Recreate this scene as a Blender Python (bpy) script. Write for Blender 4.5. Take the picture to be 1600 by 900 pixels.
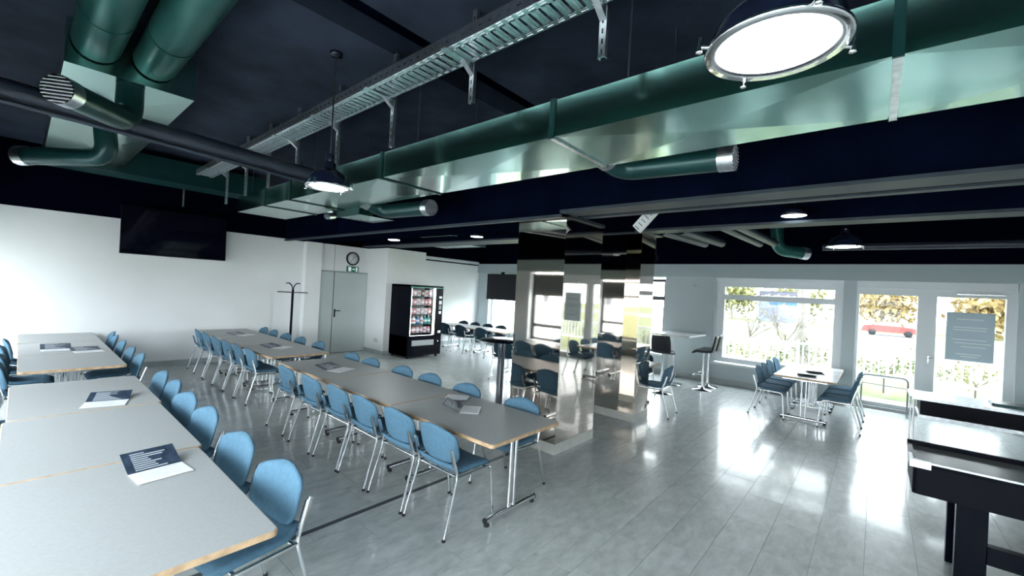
import bpy, math, random
from mathutils import Vector, Matrix, Quaternion
rnd = random.Random(7)
scene = bpy.context.scene
for o in list(bpy.data.objects): bpy.data.objects.remove(o)
C = scene.collection

# ------------------------------------------------------------------ camera
H = 1.88
AZ = math.radians(49.3); PITCH = math.atan(4/663.0); ROLL = math.atan(.0545)
_fw = Vector((math.sin(AZ), math.cos(AZ), 0)); _rt = Vector((math.cos(AZ), -math.sin(AZ), 0)); _up = Vector((0, 0, 1))
_F = _fw*math.cos(PITCH) + _up*math.sin(PITCH); _U = _up*math.cos(PITCH) - _fw*math.sin(PITCH)
_cx = _rt*math.cos(ROLL) + _U*math.sin(ROLL); _cy = _U*math.cos(ROLL) - _rt*math.sin(ROLL)
cam_d = bpy.data.cameras.new('camera'); cam = bpy.data.objects.new('camera', cam_d); C.objects.link(cam)
cam_d.sensor_width = 36; cam_d.sensor_fit = 'HORIZONTAL'; cam_d.lens = 663.0/1600*36; cam_d.clip_start = .05; cam_d.clip_end = 300
cam.matrix_world = Matrix((( _cx.x, _cy.x, -_F.x, 0), (_cx.y, _cy.y, -_F.y, 0), (_cx.z, _cy.z, -_F.z, H), (0, 0, 0, 1)))
scene.camera = cam

# ------------------------------------------------------------------ world, exposure
SKY = 3.2
W = bpy.data.worlds.new('sky'); scene.world = W; W.use_nodes = True
bg = W.node_tree.nodes['Background']; bg.inputs[0].default_value = (.90, .955, 1.0, 1); bg.inputs[1].default_value = SKY
vs = scene.view_settings; vs.view_transform = 'Standard'; vs.look = 'None'; vs.gamma = 1; vs.use_curve_mapping = False; vs.exposure = 2.7
scene.cycles.max_bounces = 10; scene.cycles.diffuse_bounces = 6; scene.cycles.glossy_bounces = 6; scene.cycles.transparent_max_bounces = 12
scene.cycles.caustics_reflective = False; scene.cycles.caustics_refractive = False
scene.cycles.sample_clamp_indirect = 6
LAMP_E = 2.0

# openings of the two window walls: (y0, y1, z0, z1)
EX, WX, BY, SY, CZ = 10.6, -.95, 10.7, -3.0, 3.9
ZP = 2.82                       # where the dark paint starts on the back wall
EAST = [(.5, 2.85, .48, 2.44), (-1.75, .30, 0.0, 2.44), (4.02, 6.9, .48, 2.44), (7.3, 10.16, .48, 2.44)]
WEST = [(-2.8, -1.0, .55, 2.44), (-.85, 1.25, .55, 2.44), (1.4, 3.5, .55, 2.44), (3.65, 5.6, .55, 2.44), (6.05, 7.3, .55, 2.44), (8.2, 10.3, .55, 2.44)]  # out-of-view southern windows enlarged to let more light into the room
def portal(x, y0, y1, z0, z1, sx):
    l = bpy.data.lights.new('window_portal', 'AREA'); l.shape = 'RECTANGLE'; l.size = z1-z0; l.size_y = y1-y0
    l.cycles.is_portal = True
    o = bpy.data.objects.new('window_portal', l); C.objects.link(o); o.location = (x, (y0+y1)/2, (z0+z1)/2)
    o.rotation_euler = (0, math.pi/2*sx, 0)
for w in EAST: portal(EX+.32, *w, 1)
for w in WEST: portal(WX-.32, *w, -1)

# ------------------------------------------------------------------ mesh helpers
class MB:
    def __init__(s): s.v = []; s.f = []; s.m = []; s.s = []
    def add(s, vs_, fs, mi=0, sm=False):
        b = len(s.v); s.v += [tuple(p) for p in vs_]
        for q in fs: s.f.append(tuple(i+b for i in q)); s.m.append(mi); s.s.append(sm)
        return s
    def box(s, x0, x1, y0, y1, z0, z1, mi=0, M=None):
        p = [Vector(q) for q in ((x0,y0,z0),(x1,y0,z0),(x1,y1,z0),(x0,y1,z0),(x0,y0,z1),(x1,y0,z1),(x1,y1,z1),(x0,y1,z1))]
        if M is not None: p = [M @ q for q in p]
        return s.add(p, ((0,3,2,1),(4,5,6,7),(0,1,5,4),(1,2,6,5),(2,3,7,6),(3,0,4,7)), mi)
    def tube(s, pts, r, n=10, mi=0, caps=True, sm=True):
        pts = [Vector(p) for p in pts]; rs = r if isinstance(r, (list, tuple)) else [r]*len(pts)
        t0 = (pts[1]-pts[0]).normalized(); a = Vector((0,0,1)) if abs(t0.z) < .9 else Vector((1,0,0))
        nrm = t0.cross(a).normalized(); vv = []; prev = t0
        for i, p in enumerate(pts):
            if i == 0: t = t0
            elif i == len(pts)-1: t = (pts[i]-pts[i-1]).normalized()
            else: t = ((pts[i]-pts[i-1]).normalized()+(pts[i+1]-pts[i]).normalized()).normalized()
            nrm = prev.rotation_difference(t) @ nrm; prev = t
            b = t.cross(nrm).normalized()
            k = 1.0
            if 0 < i < len(pts)-1:
                k = 1/max(.6, t.dot((pts[i]-pts[i-1]).normalized()))
            for j in range(n):
                an = 2*math.pi*j/n
                vv.append(p + (nrm*math.cos(an)+b*math.sin(an))*rs[i])
        ff = []
        for i in range(len(pts)-1):
            for j in range(n):
                ff.append((i*n+j, i*n+(j+1) % n, (i+1)*n+(j+1) % n, (i+1)*n+j))
        s.add(vv, ff, mi, sm)
        if caps:
            L = len(pts)-1
            s.add(vv[:n], [tuple(range(n))[::-1]], mi); s.add(vv[L*n:], [tuple(range(n))], mi)
        return s
    def lathe(s, prof, n=24, c=(0,0,0), mi=0, axis='z', sm=True, close=False):
        vv = []; c = Vector(c)
        for r, z in prof:
            for j in range(n):
                a = 2*math.pi*j/n
                if axis == 'z': q = Vector((r*math.cos(a), r*math.sin(a), z))
                elif axis == 'y': q = Vector((r*math.cos(a), z, r*math.sin(a)))
                else: q = Vector((z, r*math.cos(a), r*math.sin(a)))
                vv.append(c+q)
        ff = []
        for i in range(len(prof)-1):
            for j in range(n): ff.append((i*n+j, i*n+(j+1) % n, (i+1)*n+(j+1) % n, (i+1)*n+j))
        s.add(vv, ff, mi, sm)
        if close:
            s.add(vv[:n], [tuple(range(n))[::-1]], mi); s.add(vv[-n:], [tuple(range(n))], mi)
        return s
    def prism(s, outline, z0, z1, mi=0, M=None):
        n = len(outline); p = [Vector((x, y, z0)) for x, y in outline]+[Vector((x, y, z1)) for x, y in outline]
        if M is not None: p = [M @ q for q in p]
        return s.add(p, [tuple(range(n))[::-1], tuple(range(n, 2*n))]+[(i, (i+1) % n, n+(i+1) % n, n+i) for i in range(n)], mi)
    def mesh(s, name, mats):
        me = bpy.data.meshes.new(name); me.from_pydata(s.v, [], s.f)
        for m in mats: me.materials.append(m)
        me.polygons.foreach_set('material_index', s.m); me.polygons.foreach_set('use_smooth', s.s)
        import bmesh
        bm = bmesh.new(); bm.from_mesh(me); bmesh.ops.recalc_face_normals(bm, faces=bm.faces); bm.to_mesh(me); bm.free()
        me.update(); return me
def obj(name, mb, mat, parent=None, loc=None, rot=None, label=None):
    mats = mat if isinstance(mat, (list, tuple)) else [mat]
    me = mb if isinstance(mb, bpy.types.Mesh) else mb.mesh(name, mats)
    o = bpy.data.objects.new(name, me); C.objects.link(o)
    if parent: o.parent = parent
    if loc: o.location = loc
    if rot: o.rotation_euler = rot
    if label: o['label'] = label
    return o
def tag(o, label, cat, group=None):
    o['label'] = label; o['category'] = cat
    if group: o['group'] = group
    return o
def thing(name, label, cat, loc=(0,0,0), rz=0, group=None):
    o = bpy.data.objects.new(name, None); C.objects.link(o); o.location = loc; o.rotation_euler = (0, 0, rz); o.empty_display_size = .1
    return tag(o, label, cat, group)
def struct(name, mb, mat, parent=None):
    o = obj(name, mb, mat, parent)
    if not parent: o['kind'] = 'structure'
    return o
def dup(root, label, loc, rz=0, group=None):
    def cp(o, par):
        c = o.copy(); C.objects.link(c); c.parent = par
        for ch in o.children: cp(ch, c)
        return c
    r = cp(root, None); r.location = loc; r.rotation_euler = (0, 0, rz); r['label'] = label
    if group: r['group'] = group
    return r
def rrect(x0, x1, y0, y1, r, n=4):
    o = []
    for cx, cy, a0 in ((x1-r, y1-r, 0), (x0+r, y1-r, 90), (x0+r, y0+r, 180), (x1-r, y0+r, 270)):
        for i in range(n+1):
            a = math.radians(a0+90*i/n); o.append((cx+r*math.cos(a), cy+r*math.sin(a)))
    return o
def bend(pts, r=.05, n=5):
    pts = [Vector(p) for p in pts]; out = [pts[0]]
    for i in range(1, len(pts)-1):
        a = (pts[i-1]-pts[i]); b = (pts[i+1]-pts[i]); d = min(r, a.length*.49, b.length*.49)
        p0 = pts[i]+a.normalized()*d; p2 = pts[i]+b.normalized()*d
        for k in range(n+1):
            t = k/n; out.append(p0*(1-t)**2+pts[i]*2*t*(1-t)+p2*t*t)
    out.append(pts[-1]); return out
ORD = ['', 'first', 'second', 'third', 'fourth', 'fifth', 'sixth', 'seventh', 'eighth', 'ninth']

# ------------------------------------------------------------------ materials
def mat(name, col, rough=.5, metal=0, spec=.5, emit=None, es=0, noise=None, bump=0, bscale=40, coat=0):
    m = bpy.data.materials.new(name); m.use_nodes = True; nt = m.node_tree; b = nt.nodes['Principled BSDF']
    b.inputs['Base Color'].default_value = (*col, 1); b.inputs['Roughness'].default_value = rough; b.inputs['Metallic'].default_value = metal
    b.inputs['Specular IOR Level'].default_value = spec
    if coat: b.inputs['Coat Weight'].default_value = coat; b.inputs['Coat Roughness'].default_value = .08
    if emit: b.inputs['Emission Color'].default_value = (*emit, 1); b.inputs['Emission Strength'].default_value = es
    if noise or bump:
        tc = nt.nodes.new('ShaderNodeTexCoord'); n = nt.nodes.new('ShaderNodeTexNoise')
        n.inputs['Scale'].default_value = noise[0] if noise else bscale; n.inputs['Detail'].default_value = 6
        nt.links.new(tc.outputs['Object'], n.inputs['Vector'])
        if noise:
            r = nt.nodes.new('ShaderNodeValToRGB'); k = noise[1]
            r.color_ramp.elements[0].position = .3; r.color_ramp.elements[1].position = .7
            r.color_ramp.elements[0].color = (*[c*(1-k) for c in col], 1); r.color_ramp.elements[1].color = (*[min(1, c*(1+k)) for c in col], 1)
            nt.links.new(n.outputs['Fac'], r.inputs[0]); nt.links.new(r.outputs[0], b.inputs['Base Color'])
        if bump:
            n2 = nt.nodes.new('ShaderNodeTexNoise'); n2.inputs['Scale'].default_value = bscale; n2.inputs['Detail'].default_value = 5
            nt.links.new(tc.outputs['Object'], n2.inputs['Vector'])
            bp = nt.nodes.new('ShaderNodeBump'); bp.inputs['Strength'].default_value = bump; bp.inputs['Distance'].default_value = .01
            nt.links.new(n2.outputs['Fac'], bp.inputs['Height']); nt.links.new(bp.outputs['Normal'], b.inputs['Normal'])
    return m
def glass(name, tint=(1,1,1), refl=.07):
    m = bpy.data.materials.new(name); m.use_nodes = True; nt = m.node_tree; nt.nodes.clear()
    o = nt.nodes.new('ShaderNodeOutputMaterial'); t = nt.nodes.new('ShaderNodeBsdfTransparent'); g = nt.nodes.new('ShaderNodeBsdfGlossy'); x = nt.nodes.new('ShaderNodeMixShader')
    t.inputs[0].default_value = (*tint, 1); g.inputs['Roughness'].default_value = .02; x.inputs[0].default_value = refl
    nt.links.new(t.outputs[0], x.inputs[1]); nt.links.new(g.outputs[0], x.inputs[2]); nt.links.new(x.outputs[0], o.inputs[0]); return m
M = {}
M['white'] = mat('white_paint', (.84,.86,.87), .55, bump=.08, bscale=60, noise=(1.2,.03))
M['grey_band'] = mat('grey_green_paint', (.42,.50,.52), .55, bump=.06)
M['grey_wall'] = mat('pale_grey_paint', (.50,.57,.59), .55, bump=.06)
M['navy'] = mat('navy_paint', (.0015,.0028,.009), .6, bump=.15, bscale=15, spec=0)
M['ceil'] = mat('dark_concrete', (.026,.036,.058), .8, spec=.15, noise=(2.2,.35), bump=.5, bscale=9)
M['beam'] = mat('dark_beam_paint', (.002,.004,.012), .6, bump=.2, bscale=12, noise=(3,.25), spec=0)
M['beam_lit_edge'] = mat('beam_lit_edge_tone', (.030,.042,.056), .5, noise=(6,.2), spec=.25)  # paler tone stands in for floor light on the beam undersides
M['skirt'] = mat('grey_skirting', (.40,.45,.46), .35, noise=(4,.12))
M['plinth'] = mat('pale_stone_plinth', (.62,.62,.58), .35, noise=(6,.1))
M['frame'] = mat('white_window_frame', (.74,.78,.80), .35)
M['darkframe'] = mat('dark_window_frame', (.03,.035,.045), .4)
M['glass'] = glass('clear_glass', (.97,.99,.99), .015); M['sglass'] = glass('tinted_window_glass', (.66,.68,.68), .012)
M['mirror'] = mat('bronze_mirror', (.54,.49,.44), .035, 1)
M['door'] = mat('grey_green_door', (.52,.58,.58), .4, noise=(1.5,.05))
M['black'] = mat('black_plastic', (.002,.003,.007), .4, spec=.08)
M['gloss_black'] = mat('gloss_black', (.002,.003,.007), .25, spec=.06)
M['chrome'] = mat('chrome', (.78,.80,.82), .14, 1)
M['galv'] = mat('galvanised_steel', (.66,.70,.73), .32, 1, noise=(25,.18))
M['slot'] = mat('slot_shadow', (.02,.025,.035), .8)
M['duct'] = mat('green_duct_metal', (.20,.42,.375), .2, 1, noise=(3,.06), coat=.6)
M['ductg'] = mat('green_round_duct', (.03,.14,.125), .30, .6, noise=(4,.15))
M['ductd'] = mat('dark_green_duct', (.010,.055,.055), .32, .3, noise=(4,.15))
M['pipe'] = mat('navy_pipe', (.035,.045,.065), .4, .2, noise=(5,.2))
M['fabric'] = mat('blue_fabric', (.080,.170,.25), .85, bump=.25, bscale=400, noise=(35,.10), spec=.25)
M['dfabric'] = mat('dark_blue_fabric', (.02,.05,.075), .85, bump=.25, bscale=400, noise=(35,.1), spec=.25)
M['lam'] = mat('grey_laminate', (.375,.395,.40), .38, noise=(60,.04), spec=.22)
M['wlam'] = mat('white_laminate', (.70,.72,.73), .3, spec=.4)
M['wood'] = mat('beech_edge', (.52,.36,.22), .45, noise=(18,.25))
M['rubber'] = mat('black_rubber', (.012,.013,.016), .7)
M['paper'] = mat('white_paper', (.82,.84,.86), .5)
M['print'] = mat('navy_print', (.03,.05,.085), .35, noise=(30,.5))
M['lightprint'] = mat('pale_print', (.5,.56,.62), .5)
M['lens'] = mat('lamp_diffuser', (.9,.9,.9), .4, emit=(.93,1,.97), es=LAMP_E)
M['lens2'] = mat('small_lamp_diffuser', (.9,.9,.9), .4, emit=(.95,1,.98), es=32)
M['shade'] = mat('lamp_shade_enamel', (.008,.012,.03), .18)
M['screen'] = mat('screen_glass', (.003,.004,.010), .06, spec=.35)
M['leather'] = mat('black_leather', (.02,.024,.035), .4, bump=.15, bscale=150)
M['tile_floor'] = None
# ------------------------------------------------------------------ floor
def floor_mat():
    m = bpy.data.materials.new('polished_stone_tile'); m.use_nodes = True; nt = m.node_tree; b = nt.nodes['Principled BSDF']; L = nt.links.new
    g = nt.nodes.new('ShaderNodeNewGeometry'); oi = nt.nodes.new('ShaderNodeObjectInfo')
    mp = nt.nodes.new('ShaderNodeMapping'); mp.inputs['Rotation'].default_value = (0, 0, .5); mp.inputs['Scale'].default_value = (1, 2.2, 1)
    ad = nt.nodes.new('ShaderNodeVectorMath'); ad.operation = 'ADD'
    cb = nt.nodes.new('ShaderNodeCombineXYZ'); ml = nt.nodes.new('ShaderNodeMath'); ml.operation = 'MULTIPLY'; ml.inputs[1].default_value = 37
    L(oi.outputs['Random'], ml.inputs[0]); L(ml.outputs[0], cb.inputs[2]); L(g.outputs['Position'], ad.inputs[0]); L(cb.outputs[0], ad.inputs[1]); L(ad.outputs[0], mp.inputs[0])
    n = nt.nodes.new('ShaderNodeTexNoise'); n.inputs['Scale'].default_value = 5.5; n.inputs['Detail'].default_value = 9; n.inputs['Roughness'].default_value = .62; n.inputs['Distortion'].default_value = .35
    L(mp.outputs[0], n.inputs['Vector'])
    r = nt.nodes.new('ShaderNodeValToRGB'); e = r.color_ramp.elements
    e[0].position = .3; e[0].color = (.38,.42,.42,1); e[1].position = .72; e[1].color = (.62,.66,.655,1)
    k = r.color_ramp.elements.new(.5); k.color = (.50,.54,.535,1)
    L(n.outputs['Fac'], r.inputs[0])
    mx = nt.nodes.new('ShaderNodeMix'); mx.data_type = 'RGBA'; mx.blend_type = 'MULTIPLY'; mx.inputs[0].default_value = 1
    r2 = nt.nodes.new('ShaderNodeMapRange'); r2.inputs[3].default_value = .95; r2.inputs[4].default_value = 1.04; L(oi.outputs['Random'], r2.inputs[0])
    L(r.outputs[0], mx.inputs[6]); L(r2.outputs[0], mx.inputs[7]); L(mx.outputs[2], b.inputs['Base Color'])
    rr = nt.nodes.new('ShaderNodeMapRange'); rr.inputs[3].default_value = .30; rr.inputs[4].default_value = .40; L(n.outputs['Fac'], rr.inputs[0]); L(rr.outputs[0], b.inputs['Roughness'])
    b.inputs['Specular IOR Level'].default_value = .6; b.inputs['Coat Weight'].default_value = .4; b.inputs['Coat Roughness'].default_value = .09
    n2 = nt.nodes.new('ShaderNodeTexNoise'); n2.inputs['Scale'].default_value = 2.2; n2.inputs['Detail'].default_value = 2; L(g.outputs['Position'], n2.inputs['Vector'])
    bp = nt.nodes.new('ShaderNodeBump'); bp.inputs['Strength'].default_value = .12; bp.inputs['Distance'].default_value = .02; L(n2.outputs['Fac'], bp.inputs['Height']); L(bp.outputs[0], b.inputs['Normal']); L(bp.outputs[0], b.inputs['Coat Normal'])
    return m
M['floor'] = floor_mat()
M['joint'] = mat('floor_joint', (.17,.19,.19), .6)
M['expansion'] = mat('expansion_joint', (.055,.065,.075), .5)
fl = struct('floor', MB().box(WX-.3, EX+.3, SY-.2, BY+.2, -.2, -.003), M['joint'])
tiles = []
row = 0; y = SY
while y < BY-.01:
    y1 = min(y+.3, BY); off = rnd.random()*.6; x = WX-off
    while x < EX:
        a, b_ = max(x, WX), min(x+.6, EX)
        if b_-a > .02: tiles.append((a, b_, y, y1))
        x += .6
    y = y1
def seen_size(t):
    c = Vector(((t[0]+t[1])/2, (t[2]+t[3])/2, -H)); z = c.dot(_F); 
    if z < .3: return 0
    u = c.dot(_cx)/z*663; v = c.dot(_cy)/z*663
    if abs(u) > 830 or abs(v) > 490: return 0
    return 1/(z*z*z)
tiles.sort(key=seen_size, reverse=True)
tm = {}
for i, (a, b_, c, d) in enumerate(tiles[:300]):
    key = (round(b_-a, 3), round(d-c, 3))
    if key not in tm: 
        w, h = key; tm[key] = MB().box(-w/2+.0012, w/2-.0012, -h/2+.0012, h/2-.0012, -.012, 0).mesh('tile', [M['floor']])
    obj('tile', tm[key], None, fl, ((a+b_)/2, (c+d)/2, rnd.uniform(-.0004, .0004)))
mb = MB()
for a, b_, c, d in tiles[300:]: mb.box(a+.0012, b_-.0012, c+.0012, d-.0012, -.012, rnd.uniform(-.0004, .0002))
o = obj('far_tiles', mb, M['floor'], fl); o['kind'] = 'stuff'
obj('expansion_strip', MB().box(WX, 4.1, 3.12, 3.165, -.01, .0015), M['expansion'], fl)

# ------------------------------------------------------------------ ceiling, beams
GY0, GY1 = 2.89, 3.30
cl = struct('ceiling', MB().box(WX-.3, EX+.3, SY-.2, GY0, CZ, CZ+.25), M['ceil'])
obj('concrete_slab', MB().box(WX-.3, EX+.3, GY1, BY+.3, CZ, CZ+.25), M['ceil'], cl)
obj('slab_recess', MB().box(WX-.3, EX+.3, GY0-.05, GY1+.05, CZ+.2, CZ+.3), M['navy'], cl)
def beam(name, x0, x1, y0, y1, z, fl_=.03):
    o = struct(name, MB().box(x0, x1, y0, y1, z+fl_, CZ), M['beam'])
    obj('lit_underside_strip', MB().box(x0-.02, x1+.02, y0, y1, z, z+fl_), M['beam_lit_edge'], o); return o  # strip added to carry the lit underside in its colour
beam('ceiling_beam', 3.97, 4.22, SY, 2.75, 2.79)
o = beam('ceiling_beam', 4.10, 4.98, 2.75, BY, 2.775)
o.children[0].data = MB().box(4.07, 4.14, 2.73, BY, 2.765, 2.80).box(4.07, 4.98, 2.73, 2.80, 2.765, 2.80).mesh('lit_underside_strip', [M['beam_lit_edge']])
beam('ceiling_beam', 4.42, 4.47, SY, 2.75, 2.80, .02)
beam('ceiling_beam', 5.62, 5.86, SY, 2.6, 2.80)
beam('ceiling_beam', 6.1, 6.6, 2.6, BY, 2.85)

# ------------------------------------------------------------------ walls
def wall_with_openings(name, x0, x1, ops, m_low, zmax):
    mb = MB(); ops = sorted(ops); y = SY-.2
    for (a, b_, c, d) in ops:
        mb.box(x0, x1, y, a, 0, zmax)
        if c > 0: mb.box(x0, x1, a, b_, 0, c)
        mb.box(x0, x1, a, b_, d, zmax); y = b_
    mb.box(x0, x1, y, BY+.2, 0, zmax)
    return struct(name, mb, m_low)
we = wall_with_openings('wall_east', EX, EX+.3, EAST, M['grey_wall'], 2.44)
o = struct('trim_1', MB().box(EX-.06, EX+.3, SY-.2, BY+.2, 2.44, 2.75), M['grey_band'])
struct('wall_east_upper', MB().box(EX-.06, EX+.3, SY-.2, BY+.2, 2.75, CZ), M['navy'])
ww = wall_with_openings('wall_west', WX-.3, WX, WEST, M['white'], 2.44)
struct('trim_2', MB().box(WX-.3, WX+.06, SY-.2, BY+.2, 2.44, 2.75), M['grey_band'])
struct('wall_west_upper', MB().box(WX-.3, WX+.06, SY-.2, BY+.2, 2.75, CZ), M['navy'])
struct('wall_south', MB().box(WX, EX, SY-.2, SY, 0, ZP), M['white'])
struct('wall_south_upper', MB().box(WX, EX, SY-.2, SY, ZP, CZ), M['navy'])
wn = struct('wall_north', MB().box(WX, EX, BY, BY+.2, 0, ZP), M['white'])
obj('pillar', MB().box(4.53, 4.91, 10.52, BY, 0, ZP), M['white'], wn)
obj('boxed_shaft', MB().box(6.28, 7.52, 9.75, BY, 0, ZP), M['white'], wn)
struct('wall_north_upper', MB().box(WX, EX, BY-.01, BY+.2, ZP, CZ).box(4.53, 4.91, 10.51, BY-.01, ZP, CZ).box(6.28, 7.52, 9.74, BY-.01, ZP, CZ).box(4.91, 6.28, 10.69, BY, ZP, CZ), M['navy'])
t3 = struct('trim_3', MB().box(7.52, EX-.06, BY-.06, BY, 2.75, 2.80), M['frame'])
obj('shadow_gap', MB().box(7.52, EX-.06, BY-.015, BY-.001, 2.68, 2.72), M['black'], t3)
sk = MB().box(WX, 4.53, BY-.02, BY, 0, .11).box(4.51, 4.93, 10.50, 10.52, 0, .11).box(6.26, 6.28, 9.75, BY, 0, .11).box(6.26, 7.54, 9.73, 9.75, 0, .11).box(7.52, EX, BY-.02, BY, 0, .11)
struct('baseboard_north', sk, M['skirt'])
sk = MB()
for a, b_ in ((.5, 2.85), (2.85, 4.02), (4.02, BY)): sk.box(EX-.02, EX, a, b_, 0, .12)
struct('baseboard_east', sk, M['skirt'])
struct('baseboard_west', MB().box(WX, WX+.02, SY, BY, 0, .12), M['skirt'])

# double leaf door in the back wall
d = struct('door_3', MB().box(4.93, 6.27, BY-.03, BY-.002, 2.12, 2.15).box(6.24, 6.275, BY-.03, BY-.002, 0, 2.12), M['door'])
obj('fixed_panel', MB().box(4.93, 5.32, BY-.028, BY-.004, .01, 2.115), M['door'], d)
lf = obj('door_leaf', MB().box(5.335, 6.235, BY-.035, BY-.004, .012, 2.11), M['door'], d)
obj('door_gap', MB().box(5.32, 5.335, BY-.022, BY-.004, .01, 2.115).box(4.93, 6.24, BY-.03, BY-.004, 0, .012).box(4.93, 6.27, BY-.034, BY-.004, 2.112, 2.122), M['slot'], d)
hd = MB().box(5.365, 5.395, BY-.05, BY-.035, .94, 1.15).tube([(5.38, BY-.04, 1.11), (5.38, BY-.09, 1.11), (5.51, BY-.09, 1.11)], .011, 8)
obj('door_handle', hd, M['black'], lf, label='black lever handle')
obj('transom_joint', MB().box(5.32, 5.33, BY-.006, BY-.001, 2.16, ZP), M['skirt'], wn)

# ------------------------------------------------------------------ windows
def frame_rect(mb, x0, x1, y0, y1, z0, z1, w):
    return mb.box(x0, x1, y0, y0+w, z0, z1).box(x0, x1, y1-w, y1, z0, z1).box(x0, x1, y0+w, y1-w, z0, z0+w).box(x0, x1, y0+w, y1-w, z1-w, z1)
# window 1: white frame with a top light
y0, y1, z0, z1 = EAST[0]
mb = frame_rect(MB(), EX+.08, EX+.17, y0, y1, z0+.02, z1, .11); mb.box(EX+.08, EX+.17, y0+.11, y1-.11, 1.945, 2.06).box(EX+.08, EX+.17, y0+.11, y1-.11, 2.24, 2.33)
for a, b_ in ((z0+.13, 1.945), (2.06, 2.24)): mb.box(EX+.08, EX+.17, y0+.11, y0+.14, a, b_).box(EX+.08, EX+.17, y1-.18, y1-.11, a, b_)
w1 = struct('window_1', mb, M['frame'])
obj('pane', MB().box(EX+.12, EX+.127, y0+.14, y1-.18, z0+.13, 1.945), M['sglass'], w1)
obj('pane', MB().box(EX+.12, EX+.127, y0+.14, y1-.18, 2.06, 2.24), M['sglass'], w1)
obj('window_sill', MB().box(EX-.05, EX+.1, y0-.0, y1+.03, z0-.035, z0+.005), M['frame'], w1)
obj('window_handle', MB().box(EX+.05, EX+.08, y0+.10, y0+.125, 1.15, 1.32), M['frame'], w1)
obj('roller_box', MB().box(EX+.01, EX+.078, y0+.002, y1-.002, 2.37, 2.439), M['frame'], w1)
# two glazed doors
def gdoor(name, ya, yb, hinge):
    d = struct(name, frame_rect(MB(), EX+.06, EX+.15, ya-.12, yb+.12, 0, 2.30, .12).box(EX+.06, EX+.15, ya, yb, .12, .15), M['frame'])
    obj('pane', MB().box(EX+.10, EX+.107, ya, yb, .15, 2.18), M['sglass'], d); return d
d1 = gdoor('door_1', -.57, .255, 1); d2 = gdoor('door_2', -1.63, -.815, -1)
obj('door_frame', MB().box(EX+.03, EX+.2, .375, .5, 0, 2.44).box(EX+.03, EX+.2, -1.75, .375, 2.30, 2.44).box(EX+.05, EX+.17, -.695, -.69, 0, 2.30), M['frame'], d1)
obj('threshold', MB().box(EX-.03, EX+.2, -1.75, .4, 0, .02), M['galv'], d1)
obj('door_handle', MB().box(EX+.035, EX+.06, -.745, -.72, .98, 1.12).tube([(EX+.05,-.732,1.08),(EX-.0,-.732,1.08),(EX-.0,-.86,1.08)], .009, 8), M['chrome'], d2)
obj('door_closer', MB().box(EX+.0, EX+.06, -1.62, -1.05, 2.225, 2.245), M['galv'], d2)
struct('trim_4', MB().box(EX+.03, EX+.25, EAST[1][0]-.02, EAST[1][0]+.005, 0, 2.44), M['frame'])
M['blind'] = mat('grey_blind', (.16,.165,.17), .5)
# dark framed windows
def dark_window(n, y0, y1, z0, z1, x, s, mull=(), blind=False):
    xa, xb = sorted((x+s*.16, x+s*.24)); xm = (xa+xb)/2
    mb = frame_rect(MB(), xa, xb, y0+.03, y1-.03, z0+.02, z1-.06, .07)
    ts = [z0+.42, z1-.42] if s < 0 else [z1-.55]
    for t in ts: mb.box(xa, xb, y0+.1, y1-.1, t-.05, t+.05)
    ys = [y0+.1]+list(mull)+[y1-.1]
    for q in mull: mb.box(xa, xb, q-.04, q+.04, z0+.09, z1-.13)
    w = struct('window_%d' % n, mb, M['darkframe'])
    zz = [z0+.09]+ts+[z1-.13]
    for i in range(len(ys)-1):
        for j in range(len(zz)-1): obj('pane', MB().box(xm-.003, xm+.003, ys[i]+(.04 if i else 0), ys[i+1]-(.04 if i < len(ys)-2 else 0), zz[j]+(.05 if j else 0), zz[j+1]-(.05 if j < len(zz)-2 else 0)), M['glass'], w)
    rx = sorted((x, x+s*.3))
    obj('reveal', MB().box(rx[0], rx[1], y0, y0+.015, z0, z1).box(rx[0], rx[1], y1-.015, y1, z0, z1).box(rx[0], rx[1], y0, y1, z1-.015, z1), M['frame'], w)
    sx = sorted((x-s*.06, x+s*.16))
    obj('window_sill', MB().box(sx[0], sx[1], y0, y1, z0-.03, z0+.012), M['frame'], w)
    if blind:
        bx = x+s*.12
        k = 0; z = z1-.1
        while z > z1-.1-blind: 
            obj('slat', MB().box(bx-.016, bx+.016, y0+.12, y1-.12, z-.003, z+.003, M=Matrix.Translation((bx,0,z)) @ Matrix.Rotation(1.25*s, 4, 'Y') @ Matrix.Translation((-bx,0,-z))), M['blind'], w); z -= .03
    return w
dark_window(2, *EAST[2], EX, 1, mull=(4.55, 5.4))
y0, y1, z0, z1 = EAST[3]
w3 = struct('window_3', frame_rect(MB(), EX+.16, EX+.24, y0, y1, z0, z1, .07).box(EX+.16, EX+.24, 8.2, 8.27, z0, z1), M['frame'])
obj('pane', MB().box(EX+.2, EX+.206, 8.27, y1-.07, z0+.07, z1-.07), M['glass'], w3); obj('pane', MB().box(EX+.2, EX+.206, y0+.07, 8.2, z0+.07, z1-.07), M['glass'], w3)
obj('window_sill', MB().box(EX-.04, EX+.16, y0, y1, z0-.03, z0+.01), M['frame'], w3)
for i, w in enumerate(WEST): dark_window(4+i, *w, WX, -1, mull=((w[0]+w[1])/2,) if i != 4 else (), blind=.55 if i == 4 else 0)

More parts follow.
